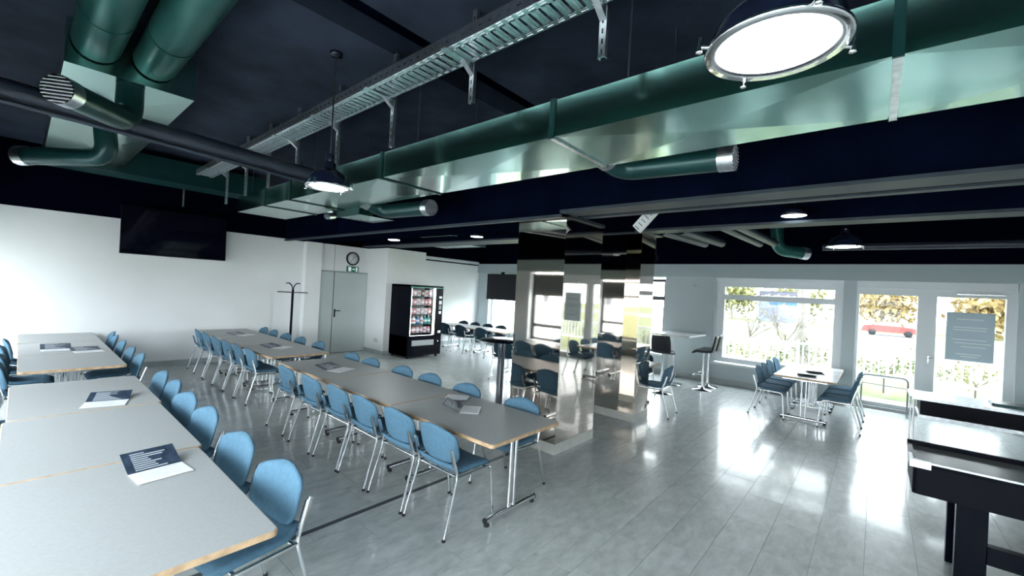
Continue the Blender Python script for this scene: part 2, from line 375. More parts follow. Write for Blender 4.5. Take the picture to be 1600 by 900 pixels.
# ------------------------------------------------------------------ mirrored columns
def column(x0, x1, y0, y1, ztop, label):
    c = thing('mirrored_column', label, 'column', ((x0+x1)/2, (y0+y1)/2, 0), group='mirror clad columns')
    hx, hy = (x1-x0)/2, (y1-y0)/2
    obj('core', MB().box(-hx+.02, hx-.02, -hy+.02, hy-.02, 0, CZ), M['navy'], c)
    obj('plinth', MB().box(-hx-.006, hx+.006, -hy-.006, hy+.006, 0, .12), M['plinth'], c, label='pale stone base strip')
    for sx in (-1, 1):
        obj('mirror_panel', MB().box(min(sx*hx, sx*(hx-.015)), max(sx*hx, sx*(hx-.015)), -hy+.002, hy-.002, .12, ztop), M['mirror'], c)
        obj('mirror_panel', MB().box(-hx+.002, hx-.002, min(sx*hy, sx*(hy-.015)), max(sx*hy, sx*(hy-.015)), .12, ztop), M['mirror'], c)
    return c
column(4.13, 5.0, 2.77, 3.49, 2.765, 'nearer mirror clad column beside the middle table row')
column(6.1, 6.62, 2.715, 3.5, 2.85, 'farther narrow mirror clad column beside the single blue chair')
# ------------------------------------------------------------------ chairs
def shell(outline_w, height, ctr, thick, nu=12, nv=10):
    """curved pad: outline_w(v) half width, ctr(u,v) -> point on the mid surface, offset along normal by +-thick/2"""
    P = [[Vector(ctr(-1+2*i/nu, j/nv, outline_w(j/nv))) for i in range(nu+1)] for j in range(nv+1)]
    def N(i, j):
        a = P[j][min(i+1, nu)]-P[j][max(i-1, 0)]; b = P[min(j+1, nv)][i]-P[max(j-1, 0)][i]
        n = a.cross(b); return n.normalized() if n.length > 1e-9 else Vector((1,0,0))
    def puff(i, j):
        e = min(1, min(i, nu-i)/1.0, min(j, nv-j)/1.0); return thick/2*(.55+.45*e)
    A = [P[j][i]+N(i, j)*puff(i, j) for j in range(nv+1) for i in range(nu+1)]
    B = [P[j][i]-N(i, j)*puff(i, j) for j in range(nv+1) for i in range(nu+1)]
    K = len(A); f = []; w = nu+1
    for j in range(nv):
        for i in range(nu):
            q = (j*w+i, j*w+i+1, (j+1)*w+i+1, (j+1)*w+i); f.append(q); f.append(tuple(k+K for k in q[::-1]))
    rim = [i for i in range(w)]+[j*w+nu for j in range(1, nv+1)]+[nv*w+i for i in range(nu-1, -1, -1)]+[j*w for j in range(nv-1, 0, -1)]
    for k in range(len(rim)):
        a, b = rim[k], rim[(k+1) % len(rim)]; f.append((a, a+K, b+K, b))
    return MB().add(A+B, f, 0, True)
def back_w(v):
    t = abs(2*v-1)
    if v > .5: return .228*(1-max(0, (v-.5)/.5)**4.2)**.45 if v < 1 else .06
    return .228*(1-max(0, (.5-v)/.5)**3.5*.26)
def back_w2(v): return max(.075, back_w(v))
def back_ctr(u, v, w): return (-.165-.075*v+.035*(u*w/.215)**2, u*w, .487+.318*v+.035*u*u*max(0, 1-3*v)-.012*u*u*max(0, 4*v-3))
def seat_w(v): return .225*(1-.12*max(0, (v-.75)/.25)**2-.10*max(0, (.2-v)/.2)**2)
def seat_ctr(u, v, w): return (-.20+.43*v, u*w, .455+.055*max(0, (.25-v)/.25)**2-.028*max(0, (v-.75)/.25)**2+.012*u*u)
def make_chair(fab, name='stacking_chair'):
    t = thing(name, 'x', 'chair')
    obj('seat', shell(seat_w, 0, seat_ctr, .04), fab, t)
    obj('backrest', shell(back_w2, 0, back_ctr, .024), fab, t)
    for s in (-1, 1):
        y = .235*s; yf = .25*s
        rl = obj('leg', MB().tube(bend([(-.285, yf, .012), (-.165, y, .44), (-.235, y*.97, .66)], .05), .0115, 8), M['chrome'], t)
        obj('foot_cap', MB().tube([(-.288, yf, 0), (-.284, yf, .02)], .0135, 8), M['rubber'], rl)
        flg = obj('leg', MB().tube(bend([(-.165, y, .432), (.20, y, .432), (.235, yf, .012)], .06), .0115, 8), M['chrome'], t)
        obj('foot_cap', MB().tube([(.2355, yf, 0), (.234, yf, .02)], .0135, 8), M['rubber'], flg)
        br = obj('back_bracket', MB().box(-.012, .012, -.006, .006, -.075, .075, M=Matrix.Translation((-.206, .222*s, .575)) @ Matrix.Rotation(-.29, 4, 'Y')), M['chrome'], t)
        sc = MB()
        for k in (-.035, .035): sc.lathe([(.0001, .006*s), (.006, .005*s), (.007, 0)], 8, (-.206-.29*k, .228*s, .575+k), axis='y')
        obj('screw', sc, M['galv'], br)
    for x in (-.155, .15): obj('stretcher', MB().tube([(x, -.235, .428), (x, .235, .428)], .010, 8), M['chrome'], t)
    return t
chair_b = make_chair(M['fabric']); chair_d = make_chair(M['dfabric']); _used = {}
def chair(x, y, rz, label, group, dark=False):
    src = chair_d if dark else chair_b
    rz += rnd.uniform(-.03, .03)
    if src.name not in _used:
        _used[src.name] = 1; src.location = (x, y, 0); src.rotation_euler = (0, 0, rz); tag(src, label, 'chair', group); return src
    return dup(src, label, (x, y, 0), rz, group)
PI = math.pi
def clear_of(y, feet):
    k = 0
    while any(abs(y+s*.25-f) < .062 for s in (-1, 1) for f in feet) and k < 20: k += 1; y += .012
    return y
def feet_of(ys, l): return [y+s*(l/2-.16) for y in ys for s in (-1, 1)]
FEET = {'m': feet_of([2.80, 4.165, 5.53], 1.355), 'l': feet_of([2.73, 4.10, 5.47], 1.36), 'f': feet_of([7.52, 8.77, 10.02], 1.24), 'b': feet_of([7.30, 8.60, 9.90], 1.29), 'd': feet_of([8.3, 9.68], 1.36)}
def row(xs, ys, rz, fmt, group, dark=False, turn=None):
    n = len(ys); ft = FEET['m' if 'middle' in group else 'l' if 'near left' in group else 'f' if 'far left' in group else 'b' if 'back' in group else 'd']
    ys = [clear_of(y, ft) for y in ys]
    for i in range(1, n): ys[i] = clear_of(max(ys[i], ys[i-1]+.545), ft)
    for i, y in enumerate(ys):
        w = 'nearest' if i == 0 else ('farthest' if i == n-1 else ORD[i+1])
        s = fmt % (w if i in (0, n-1) else w+' from near')
        chair(xs+rnd.uniform(-.015, .015), y, rz+(turn[i] if turn else 0), s, group, dark)
row(2.40, [2.54, 3.08, 3.68, 4.23, 4.83, 5.55], 0, 'blue chair, %s, along the left side of the middle table row', 'chairs at the middle table row')
row(3.16, [2.66, 3.40, 4.13, 4.70, 5.45, 5.95], PI, 'blue chair, %s, along the mirror side of the middle table row', 'chairs at the middle table row')
row(.84, [2.56, 3.23, 4.03, 4.63, 5.18, 5.78], PI, 'blue chair, %s, right side of the near left table row', 'chairs at the near left table row', turn=[.17,.14,.08,.13,.0,.06])
row(-.03, [3.75, 4.35, 5.0, 5.65], 0, 'blue chair, %s, cut by left picture edge at near left tables', 'chairs at the near left table row')
row(.87, [7.2, 7.85, 8.65, 9.25, 9.9], PI, 'blue chair, %s, right side of the far left table row', 'chairs at the far left table row')
row(.12, [7.2, 7.85, 8.6, 9.3], 0, 'blue chair, %s, left side of the far left table row', 'chairs at the far left table row')
row(2.50, [7.06, 7.62, 8.2, 8.77, 9.33, 9.92], 0, 'blue chair, %s, left side of the back table row before the coat stand', 'chairs at the back table row')
row(3.28, [7.40, 8.02, 8.75, 9.38, 9.95], PI, 'blue chair, %s, door side of the back table row', 'chairs at the back table row')
row(8.62, [8.3, 9.15, 9.85], 0, 'dark chair, %s, vending machine side of the distant table row', 'dark chairs at the distant tables', True)
row(9.42, [8.55, 9.1, 9.65, 10.2], PI, 'dark chair, %s, window side of the distant table row', 'dark chairs at the distant tables', True)
chair(6.85, 5.95, .3, 'dark chair seen behind the round bar table', 'dark chairs at the distant tables', True)
chair(8.40, 6.05, PI, 'dark chair facing the vending machine at the table behind the bar table', 'dark chairs at the distant tables', True)
chair(6.93, 2.71, PI/2+.06, 'single blue chair standing beside the narrow mirrored column', None)
chair(7.85, 3.45, PI, 'dark chair at the table beyond the narrow mirrored column', None, True)
for i, (x, y) in enumerate([(8.52, 1.32), (9.06, 1.33), (9.60, 1.34), (10.2, 1.33)]):
    chair(x, y, -PI/2, 'blue chair, %s, bar stool side of the table by the windows' % ['nearest', 'second from near', 'third from near', 'farthest'][i], 'chairs at the window table')
for i, (x, y) in enumerate([(8.50, .40), (9.04, .39), (9.58, .38)]):
    chair(x, y, PI/2, 'blue chair, %s, glass door side of the table by the windows' % ['nearest', 'middle', 'farthest'][i], 'chairs at the window table')

# ------------------------------------------------------------------ tables
def make_table(w, l, top, name='canteen_table'):
    """origin at floor centre; width along x, length along y"""
    t = thing(name, 'x', 'table')
    tp = obj('tabletop', MB().prism(rrect(-w/2+.006, w/2-.006, -l/2+.006, l/2-.006, .03), .692, .7215), top, t)
    n = len(rrect(0, 1, 0, 1, .1)); a = rrect(-w/2, w/2, -l/2, l/2, .035); b = rrect(-w/2+.006, w/2-.006, -l/2+.006, l/2-.006, .03)
    vv = [(x, y, z) for z in (.693, .716) for x, y in a]+[(x, y, .7205) for x, y in b]+[(x, y, .692) for x, y in b]
    ff = []
    for k in range(n):
        j = (k+1) % n; ff += [(k, j, n+j, n+k), (n+k, n+j, 2*n+j, 2*n+k), (3*n+k, 3*n+j, j, k)]
    obj('edge_band', MB().add(vv, ff), M['wood'], tp, label='light wooden edge')
    for s in (-1, 1):
        yy = s*(l/2-.16)
        lg = MB()
        for dx in (-.03, .03): lg.tube([(dx, yy, .05), (dx, yy, .69)], .017, 10)
        L = obj('leg', lg, M['chrome'], t)
        obj('foot_bar', MB().tube([(-.31, yy, .045), (.31, yy, .045)], .024, 12), M['chrome'], L)
        for dx in (-.3, .3):
            obj('end_cap', MB().lathe([(.0001, 0), (.022, 0), (.022, .012), (.012, .03)], 10, (dx*.97, yy, 0)).tube([(dx*1.04-.004, yy, .045), (dx*1.04+.004, yy, .045)], .025, 12), M['rubber'], L)
    fr = MB().box(-.02, .02, -l/2+.1, l/2-.1, .655, .692).box(-w/2+.12, w/2-.12, -l/2+.13, -l/2+.17, .66, .692).box(-w/2+.12, w/2-.12, l/2-.17, l/2-.13, .66, .692)
    obj('underframe', fr, M['chrome'], t)
    return t
_tp = {}
def table(x, y, w, l, label, group=None, rz=0, top='lam'):
    k = (w, l, top)
    if k not in _tp:
        t = make_table(w, l, M[top]); _tp[k] = t; t.location = (x, y, 0); t.rotation_euler = (0, 0, rz); tag(t, label, 'table', group); return t
    return dup(_tp[k], label, (x, y, 0), rz, group)
for i, (y, dx) in enumerate([(2.80, 0), (4.165, .01), (5.53, .03)]):
    table(2.79+dx, y, .9, 1.355, ['nearest', 'middle', 'farthest'][i]+' grey table of the middle row left of the mirrored column', 'tables of the middle row')
for i, (y, dx) in enumerate([(2.73, -.045), (4.10, -.02), (5.47, -.0)]):
    table(.43+dx, y, .9, 1.36, ['nearest large pale table in the front left corner', 'second pale table from the front left corner', 'third pale table of the near left row, with leaflet'][i], 'tables of the near left row')
for i, y in enumerate([7.52, 8.77, 10.02]):
    table(.47, y, .88, 1.24, ['nearest', 'middle', 'farthest'][i]+' pale table of the far left row under the wall screen', 'tables of the far left row')
for i, y in enumerate([7.30, 8.60, 9.90]):
    table(2.88, y, .9, 1.29, ['nearest', 'middle', 'farthest'][i]+' grey table of the back row in front of the coat stand', 'tables of the back row')
for i, y in enumerate([8.3, 9.68]):
    table(9.02, y, .8, 1.36, ['nearer', 'farther'][i]+' pale table of the distant row right of the vending machine', 'distant tables')
table(7.62, 6.1, .8, 1.24, 'pale table just behind the round bar table')
table(7.2, 3.52, .8, 1.24, 'pale table behind the single blue chair')
table(9.0, .85, .85, 1.4, 'white table by the glass doors with blue chairs, nearer half', 'window tables', PI/2, 'wlam')
table(10.0, .85, .85, .56, 'white table end against the window behind the blue chairs', 'window tables', PI/2, 'wlam')

# folded leaflets on the tables
def leaflet(x, y, rz, label, sc=1.0, lift=62, zt=.7215, pages=True):
    t = thing('folded_leaflet', label, 'leaflet', (x, y, zt+.0025), rz, 'leaflets on the tables')
    w, h = .21*sc, .297*sc
    obj('page', MB().box(0, w, -h/2, h/2, .0005, .003), M['paper'], t)
    cv = MB().box(-w, 0, -h/2, h/2, 0, .0022, 0)
    R = Matrix.Rotation(math.radians(lift), 4, 'Y')
    cv = MB().box(-w, 0, -h/2, h/2, 0, .0022, 0, R)
    o = obj('cover', cv, M['print'], t)
    pr = MB(); r2 = random.Random(int((x+y)*100))
    for k in range(9):
        a = -w+.02+k*.02*sc; pr.box(a, a+.009*sc, -h*.35, -h*.35+h*r2.uniform(.25, .7), .0022, .0027, 0, R)
    obj('printed_text', pr, M['lightprint'], o)
    pt = MB()
    for k in range(8):
        a = .02+k*.021*sc; pt.box(a, a+.006*sc, -h*.38, -h*.38+h*r2.uniform(.35, .75), .003, .0033)
    obj('printed_text', pt, M['lightprint'], t)
    return t
leaflet(.57, 3.165, -PI/2+.12, 'open leaflet with dark cover on the nearest front left table', .85, 24)
leaflet(.55, 5.06, -PI/2-.25, 'open leaflet on the third pale table of the near left row', .95, 12)
leaflet(.38, 8.6, -PI/2, 'left leaflet on the far left table row', 1, 14)
leaflet(.66, 8.3, -PI/2+.1, 'right leaflet on the far left table row', 1, 8)
leaflet(2.80, 2.96, -.9, 'folded leaflet with raised cover on the nearest middle table', .85, 24)
leaflet(3.0, 3.27, .6, 'loose leaflet behind the folded one on the nearest middle table', .8, 12)
leaflet(2.76, 5.36, -1.2, 'open leaflet on the farthest table of the middle row', 1, 14)
leaflet(2.85, 7.55, -1.0, 'leaflet on the nearest table of the back row', 1, 12)
leaflet(2.9, 9.45, -1.0, 'leaflet at the far end of the back table row', 1, 10)
leaflet(8.75, .85, .2, 'nearer leaflet on the white window table', .9, 10)
leaflet(9.3, .8, .4, 'farther leaflet on the white window table', .9, 10)

# ------------------------------------------------------------------ bar tables and stools
b = thing('bar_table', 'round dark bar table with chrome pole behind the middle row', 'table', (5.04, 4.48, 0))
obj('tabletop', MB().lathe([(.0001, 1.07), (.33, 1.07), (.345, 1.08), (.345, 1.09), (.33, 1.10), (.0001, 1.10)], 32), M['gloss_black'], b)
obj('pole', MB().tube([(0,0,.02), (0,0,1.07)], .058, 20), mat('dark_chrome', (.25,.27,.3), .12, 1), b)
obj('base', MB().lathe([(.0001, 0), (.24, 0), (.24, .012), (.06, .03), (.04, .06)], 28), M['chrome'], b)
b = thing('bar_table', 'pale rectangular bar table against the window wall between bar stools', 'table', (9.95, 3.42, 0))
obj('tabletop', MB().prism(rrect(-.62, .62, -.42, .42, .03), 1.07, 1.105), M['wlam'], b)
obj('pole', MB().box(-.46, -.36, -.05, .05, .015, 1.07), M['frame'], b)
obj('base', MB().lathe([(.0001, 0), (.24, 0), (.24, .012), (.06, .025)], 24, (-.41, 0, 0)), M['chrome'], b)
def stool(x, y, rz, label):
    t = thing('bar_stool', label, 'stool', (x, y, 0), rz, 'bar stools')
    obj('base', MB().lathe([(.0001, 0), (.21, 0), (.21, .008), (.05, .028), (.032, .06)], 28), M['chrome'], t)
    obj('pole', MB().tube([(0,0,.04), (0,0,.42)], .03, 14).tube([(0,0,.42), (0,0,.78)], .02, 14), M['chrome'], t)
    obj('footrest', MB().tube(bend([(.02, -.1, .3), (.19, -.1, .3), (.19, .1, .3), (.02, .1, .3)], .08), .009, 8), M['chrome'], t)
    obj('seat', shell(lambda v: .2*(1-.1*(2*v-1)**4), 0, lambda u, v, w: (-.19+.4*v, u*w, .815+.02*max(0,(.3-v)/.3)-.05*max(0,(v-.75)/.25)**2+.01*u*u), .055), M['leather'], t)
    bk = obj('backrest', shell(lambda v: .19*(1-.12*v**4), 0, lambda u, v, w: (-.19-.07*v+.03*u*u, u*w, .83+.33*v), .035), M['leather'], t)
    obj('grab_rail', MB().tube(bend([(-.275, -.08, 1.15), (-.31, -.08, 1.18), (-.31, .08, 1.18), (-.275, .08, 1.15)], .03), .008, 8), M['chrome'], bk)
stool(9.55, 2.74, PI/2+.15, 'black bar stool nearest the window, left of the window table')
stool(9.98, 2.76, PI/2+.1, 'black bar stool behind another one at the window bar table')
stool(8.47, 3.2, .1, 'black bar stool between narrow mirrored column and pale bar table')

# ------------------------------------------------------------------ game tables at the right
g = thing('game_table', 'black game table with panel legs at the right picture edge', 'table', (4.49, -.93, 0))
obj('body', MB().prism(rrect(-.29, .29, -.69, .69, .03), .60, .80), M['black'], g)
rim = obj('top', MB().box(-.285, .285, -.685, .685, .80, .815), mat('grey_top', (.16,.17,.17), .25), g)
rl = MB().box(-.30, -.275, -.70, .70, .80, .834).box(.275, .30, -.70, .70, .80, .85).box(-.30, .30, -.70, -.675, .80, .834).box(-.30, .30, .675, .70, .80, .834)
obj('rim', rl, M['gloss_black'], g)
obj('edge_trim', MB().box(-.304, -.296, -.70, .70, .826, .838), M['galv'], g)
obj('corner_guard', MB().prism([(-.31, .60), (-.31, .71), (-.12, .71), (-.12, .69), (-.27, .69), (-.29, .60)], .79, .842), M['galv'], g)
for sy in (.39, -.39):
    for sx in (-.25, .19):
        obj('leg', MB().box(sx, sx+.06, sy-.075, sy+.075, 0, .61), M['gloss_black'], g)
    obj('leg_brace', MB().box(-.19, .19, sy-.03, sy+.03, .02, .09), M['gloss_black'], g)
obj('stretcher', MB().box(-.25, -.19, -.32, .32, .24, .36), M['gloss_black'], g)
g = thing('game_table', 'distant game table with silver top and black apron by glass doors', 'table', (7.66, -1.12, 0))
obj('top', MB().prism(rrect(-.32, .32, -.76, .76, .03), .80, .834), M['galv'], g)
obj('apron', MB().box(-.26, .26, -.66, .66, .62, .80), M['black'], g)
obj('apron_trim', MB().box(-.28, .28, -.68, .68, .575, .615), M['galv'], g)
for sx in (-.29, .29):
    for sy in (-.72, .72): obj('leg', MB().tube([(sx, sy, 0), (sx, sy, .80)], .011, 8), M['chrome'], g)
tag(obj('flat_case', MB().prism(rrect(-.14, .14, -.2, .2, .03), .834, .86), M['ductd'], loc=(7.7, -1.28, 0)), 'flat dark case lying on the distant game table', 'case')

# chrome rail in front of the glass door
M['railsteel'] = mat('dull_steel_tube', (.22,.24,.25), .35, 1)
r = thing('chrome_rail', 'low chrome tube rail standing before the left glass door', 'rail', (10.42, -.16, 0))
obj('hoop', MB().tube(bend([(0, .32, .0), (0, .32, .68), (0, -.32, .68), (0, -.32, .0)], .09), .013, 10), M['railsteel'], r)
obj('crossbar', MB().tube([(0, .32, .52), (0, -.32, .50)], .008, 8), M['railsteel'], r)
obj('lower_bar', MB().tube([(0, .32, .10), (0, -.32, .10)], .010, 8), M['railsteel'], r)
for s in (-1, 1): obj('foot', MB().tube([(-.12, .32*s, .014), (.12, .32*s, .014)], .014, 8), M['railsteel'], r)

# poster on the right glass door
p = thing('poster', 'blue grey poster sheet with pale text lines on the right glass door', 'poster', (EX+.04, -1.225, 1.51))
obj('sheet', MB().box(-.004, .004, -.285, .285, -.415, .415), mat('poster_blue', (.50,.62,.69), .5), p)
tx = MB(); r2 = random.Random(3)
for z, a, b_ in [(.30,-.16,.16),(.16,-.2,.2),(.115,-.2,.19),(-.05,-.21,.2),(-.11,-.18,.25),(-.17,-.1,.2),(-.30,-.16,.14),(-.34,-.1,.1)]: tx.box(-.0055, -.004, -b_, -a, z-.009, z+.009)
obj('printed_text', tx, mat('poster_text', (.80,.87,.90), .6), p)
# ------------------------------------------------------------------ main rectangular duct
def panel(mb, p, out):
    """quad with a raised centre (cross break)"""
    p = [Vector(q) for q in p]; c = sum(p, Vector())/4+Vector(out)
    mb.add(p+[c], ((0,1,4),(1,2,4),(2,3,4),(3,0,4)))
def duct_section(x0, x1, y0, y1, z0, z1, k=.014):
    mb = MB()
    panel(mb, ((x0,y0,z0),(x1,y0,z0),(x1,y1,z0),(x0,y1,z0)), (0,0,-k)); panel(mb, ((x0,y0,z1),(x0,y1,z1),(x1,y1,z1),(x1,y0,z1)), (0,0,k))
    panel(mb, ((x0,y0,z0),(x0,y1,z0),(x0,y1,z1),(x0,y0,z1)), (-k*.08,0,0)); panel(mb, ((x1,y0,z0),(x1,y0,z1),(x1,y1,z1),(x1,y1,z0)), (k*.08,0,0))
    mb.add([(x0,y0,z0),(x1,y0,z0),(x1,y0,z1),(x0,y0,z1)], [(0,1,2,3)]); mb.add([(x0,y1,z0),(x1,y1,z0),(x1,y1,z1),(x0,y1,z1)], [(0,1,2,3)])
    return mb
def nozzle(name, label, pts, r, m, end_dir, group='air outlets', grille=True, collar0=True):
    """round outlet pipe: tube, two collars and a slatted grille at the end of pts"""
    pts = [Vector(p) for p in pts]; t = thing(name, label, 'air outlet', pts[0], group=group); o = pts[0]
    loc = [p-o for p in pts]; path = bend(loc, r*1.9, 6)
    obj('tube', MB().tube(path, r, 18, caps=False), m, t)
    if collar0:
        d0 = (loc[1]-loc[0]).normalized(); obj('collar', MB().tube([loc[0], loc[0]+d0*.10], r*1.07, 18), M['galv'], t)
    d1 = (loc[-1]-loc[-2]).normalized(); e = loc[-1]
    obj('end_collar', MB().tube([e-d1*.11, e], r*1.06, 20, caps=False), M['galv'], t)
    if grille:
        side = d1.cross(Vector((0,0,1))).normalized(); upv = side.cross(d1).normalized()
        gr = obj('grille', MB().tube([e-d1*.05, e-d1*.045], r*1.02, 20), M['slot'], t)
        n = 8
        for i in range(n):
            h = (-.86+1.72*i/(n-1))*r; w = math.sqrt(max(.01*r*r, r*r-h*h))
            c = e+upv*h; q = [c-side*w-d1*.025+upv*.006, c+side*w-d1*.025+upv*.006, c+side*w+d1*.006-upv*.008, c-side*w+d1*.006-upv*.008]
            q2 = [v+upv*.006 for v in q]
            obj('slat', MB().add(q+q2, ((0,1,2,3),(7,6,5,4),(0,4,5,1),(1,5,6,2),(2,6,7,3),(3,7,4,0))), M['frame'], gr)
    return t
DX0, DX1, DZ0, DZ1 = 2.355, 3.125, 2.95, 3.205
du = thing('ventilation_duct', 'long rectangular green metal duct under the dark ceiling', 'duct', (0, 0, 0))
ys = [-2.95, -1.75, -.03, 1.74, 3.86, 6.1, 7.0, 8.2]
for i in range(len(ys)-1):
    obj('duct_section', duct_section(DX0, DX1, ys[i], ys[i+1], DZ0, DZ1), M['duct'], du)
for y in ys[1:-1]:
    mb = MB()
    mb.box(DX0-.012, DX0, y-.02, y+.02, DZ0-.012, DZ1+.01).box(DX1, DX1+.012, y-.02, y+.02, DZ0-.012, DZ1+.01).box(DX0, DX1, y-.02, y+.02, DZ1, DZ1+.01)
    mb.box(DX0, DX1, y-.016, y+.016, DZ0-.012, DZ0, 1)
    obj('flange', mb, [M['ductd'], M['galv'] if y in (1.74, -.03) else M['ductd']], du)
for y in (-1.0, 1.2, 3.3, 5.4, 7.6):
    for x in (DX0+.02, DX1-.02): obj('hanger_rod', MB().tube([(x, y, DZ1), (x, y, CZ)], .006, 6), M['pipe'], du)
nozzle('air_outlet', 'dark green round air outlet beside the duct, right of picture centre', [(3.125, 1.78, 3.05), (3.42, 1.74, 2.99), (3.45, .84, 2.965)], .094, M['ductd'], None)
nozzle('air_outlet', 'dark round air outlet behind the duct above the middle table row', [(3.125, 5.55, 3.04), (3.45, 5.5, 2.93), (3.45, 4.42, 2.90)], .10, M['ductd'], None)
nozzle('air_outlet', 'small silver air outlet under the far end of the duct', [(3.125, 6.55, 3.0), (3.2, 6.5, 2.90), (3.02, 6.38, 2.86)], .05, M['galv'], None, grille=False)
bx = thing('duct_box', 'green duct branch box beside the far end of the main duct', 'duct', (0,0,0))
obj('box', duct_section(3.15, 3.75, 5.7, 6.3, 2.86, 3.1, .01), M['duct'], bx); obj('flange', MB().box(3.14, 3.15, 5.68, 6.32, 2.85, 3.11), M['ductd'], bx)

# ------------------------------------------------------------------ left duct group
pl = thing('duct_plenum', 'green duct box running to the back wall at top left', 'duct', (0,0,0))
for a, b_ in ((4.78, 6.6), (6.6, 9.2)): obj('duct_section', duct_section(.16, .98, a, b_, 3.45, 3.80, .012), M['duct'], pl)
obj('flange', MB().box(.14, 1.0, 6.58, 6.62, 3.435, 3.82), M['ductd'], pl)
cd = thing('cross_duct', 'dark green duct across the back wall at the left', 'duct', (0,0,0))
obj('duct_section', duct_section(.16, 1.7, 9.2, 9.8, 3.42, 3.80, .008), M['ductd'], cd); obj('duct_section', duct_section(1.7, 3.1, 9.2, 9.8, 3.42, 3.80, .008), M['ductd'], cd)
for x, l in ((.33, 'left'), (.69, 'right')):
    r = thing('round_duct', l+' of two round green ducts at the top left corner', 'duct', (x, 0, 3.66), group='round ducts overhead')
    obj('tube', MB().tube([(0, -2.9, 0), (0, 4.75, 0)], .15, 24), M['ductg'], r)
    for y in (1.5, 2.8, 4.1): obj('seam_ring', MB().tube([(0, y-.015, 0), (0, y+.015, 0)], .156, 24), M['ductg'], r)
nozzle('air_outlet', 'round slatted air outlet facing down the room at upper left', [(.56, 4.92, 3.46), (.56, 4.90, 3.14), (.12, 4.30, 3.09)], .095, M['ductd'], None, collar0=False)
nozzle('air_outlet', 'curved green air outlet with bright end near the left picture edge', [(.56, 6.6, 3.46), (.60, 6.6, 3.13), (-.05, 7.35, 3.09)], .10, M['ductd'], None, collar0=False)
pb = thing('branch_pipe', 'dark round pipe crossing to the main duct at upper left', 'pipe', (0,0,0))
obj('tube', MB().tube([(WX, 5.11, 3.24), (2.36, 5.11, 3.10)], .085, 18), M['pipe'], pb)
obj('conduit', MB().tube([(WX, 5.06, 3.14), (2.36, 5.06, 3.0)], .02, 8), M['pipe'], pb)

# ------------------------------------------------------------------ cable tray
ct = thing('cable_tray', 'galvanised perforated cable tray hung below the ceiling', 'cable tray', (0,0,0))
TX0, TX1, TZ, TY0, TY1 = 1.83, 2.06, 3.50, -.8, 8.55
for x, s in ((TX0, 1), (TX1, -1)):
    mb = MB().box(x-.0015, x+.0015, TY0, TY1, TZ, TZ+.085).box(min(x, x+s*.045), max(x, x+s*.045), TY0, TY1, TZ-.001, TZ+.001)
    for yy in range(int((TY1-TY0)/.08)):
        y = TY0+.02+yy*.08; q = x-s*.0022
        mb.box(q-.0005, q+.0005, y, y+.03, TZ+.035, TZ+.045, 1)
        a = x+s*.012; mb.box(a-.005, a+.005, y, y+.045, TZ-.004, TZ-.001, 0); a = x+s*.030; mb.box(a-.005, a+.005, y, y+.045, TZ-.004, TZ-.001, 0); mb.box(a-.005+s*.011, a+.004+s*.011, y, y+.045, TZ-.0016, TZ-.0011, 1)
    obj('side_rail', mb, [M['galv'], M['slot']], ct)
rm = MB().box(TX0+.045, TX1-.045, -.028, .028, -.001, .001).box(TX0+.045, TX1-.045, -.006, .006, -.006, -.001).mesh('rung', [M['galv']])
n = int((TY1-TY0)/.075)
for i in range(n): obj('rung', rm, None, ct, (0, TY0+.04+i*.075, TZ))
for y, zb in ((1.22, 3.21), (2.28, 3.22), (3.28, 3.08), (4.27, 3.04), (5.25, 3.05), (6.13, 3.06), (6.98, 3.04), (7.85, 3.0), (0.2, 3.2)):
    mb = MB().box(2.075, 2.079, y-.022, y+.022, zb, CZ).box(2.079, 2.102, y-.022, y-.018, zb, CZ).box(2.079, 2.102, y+.018, y+.022, zb, CZ)
    k = zb+.02
    while k < CZ-.05: mb.box(2.0735, 2.075, y-.005, y+.005, k, k+.028, 1); k += .058
    h = obj('hanger', mb, [M['galv'], M['slot']], ct)
    obj('arm', MB().box(TX0-.03, 2.075, y-.02, y+.02, TZ-.012, TZ-.004).prism([(0,0), (.10,0), (.0,-.07)], -.02, .02, M=Matrix(((-1,0,0,2.075),(0,0,1,y),(0,1,0,TZ-.012),(0,0,0,1)))), M['galv'], h)
tag(obj('mounting_strip', MB().box(2.075, 2.10, 10.58, 10.62, 3.2, 3.62), M['galv']), 'short galvanised strip above the left wall screen', 'bracket')
mb = MB(); dv = Vector((0, -.68, .733)); wv = Vector((0, .733, .68)); Rr = Matrix(((0, 0, 1, 4.9), (dv.y, wv.y, 0, 2.17), (dv.z, wv.z, 0, 2.815), (0, 0, 0, 1)))
mb.box(-.14, .42, -.062, .062, -.003, .003, 0, Rr).box(-.14, .42, -.065, -.062, -.003, .04, 0, Rr).box(-.14, .42, .062, .065, -.003, .04, 0, Rr)
for k in range(10): mb.box(-.12+k*.055, -.112+k*.055, -.035, .035, -.005, -.003, 1, Rr)
tr = thing('tray_riser', 'short sloping white cable tray piece above the mirrored columns', 'cable tray'); obj('tray', mb, [M['frame'], M['slot']], tr); obj('hanger_rod', MB().tube([(4.92, 2.0, 3.0), (4.92, 2.0, CZ)], .008, 6), M['pipe'], tr)

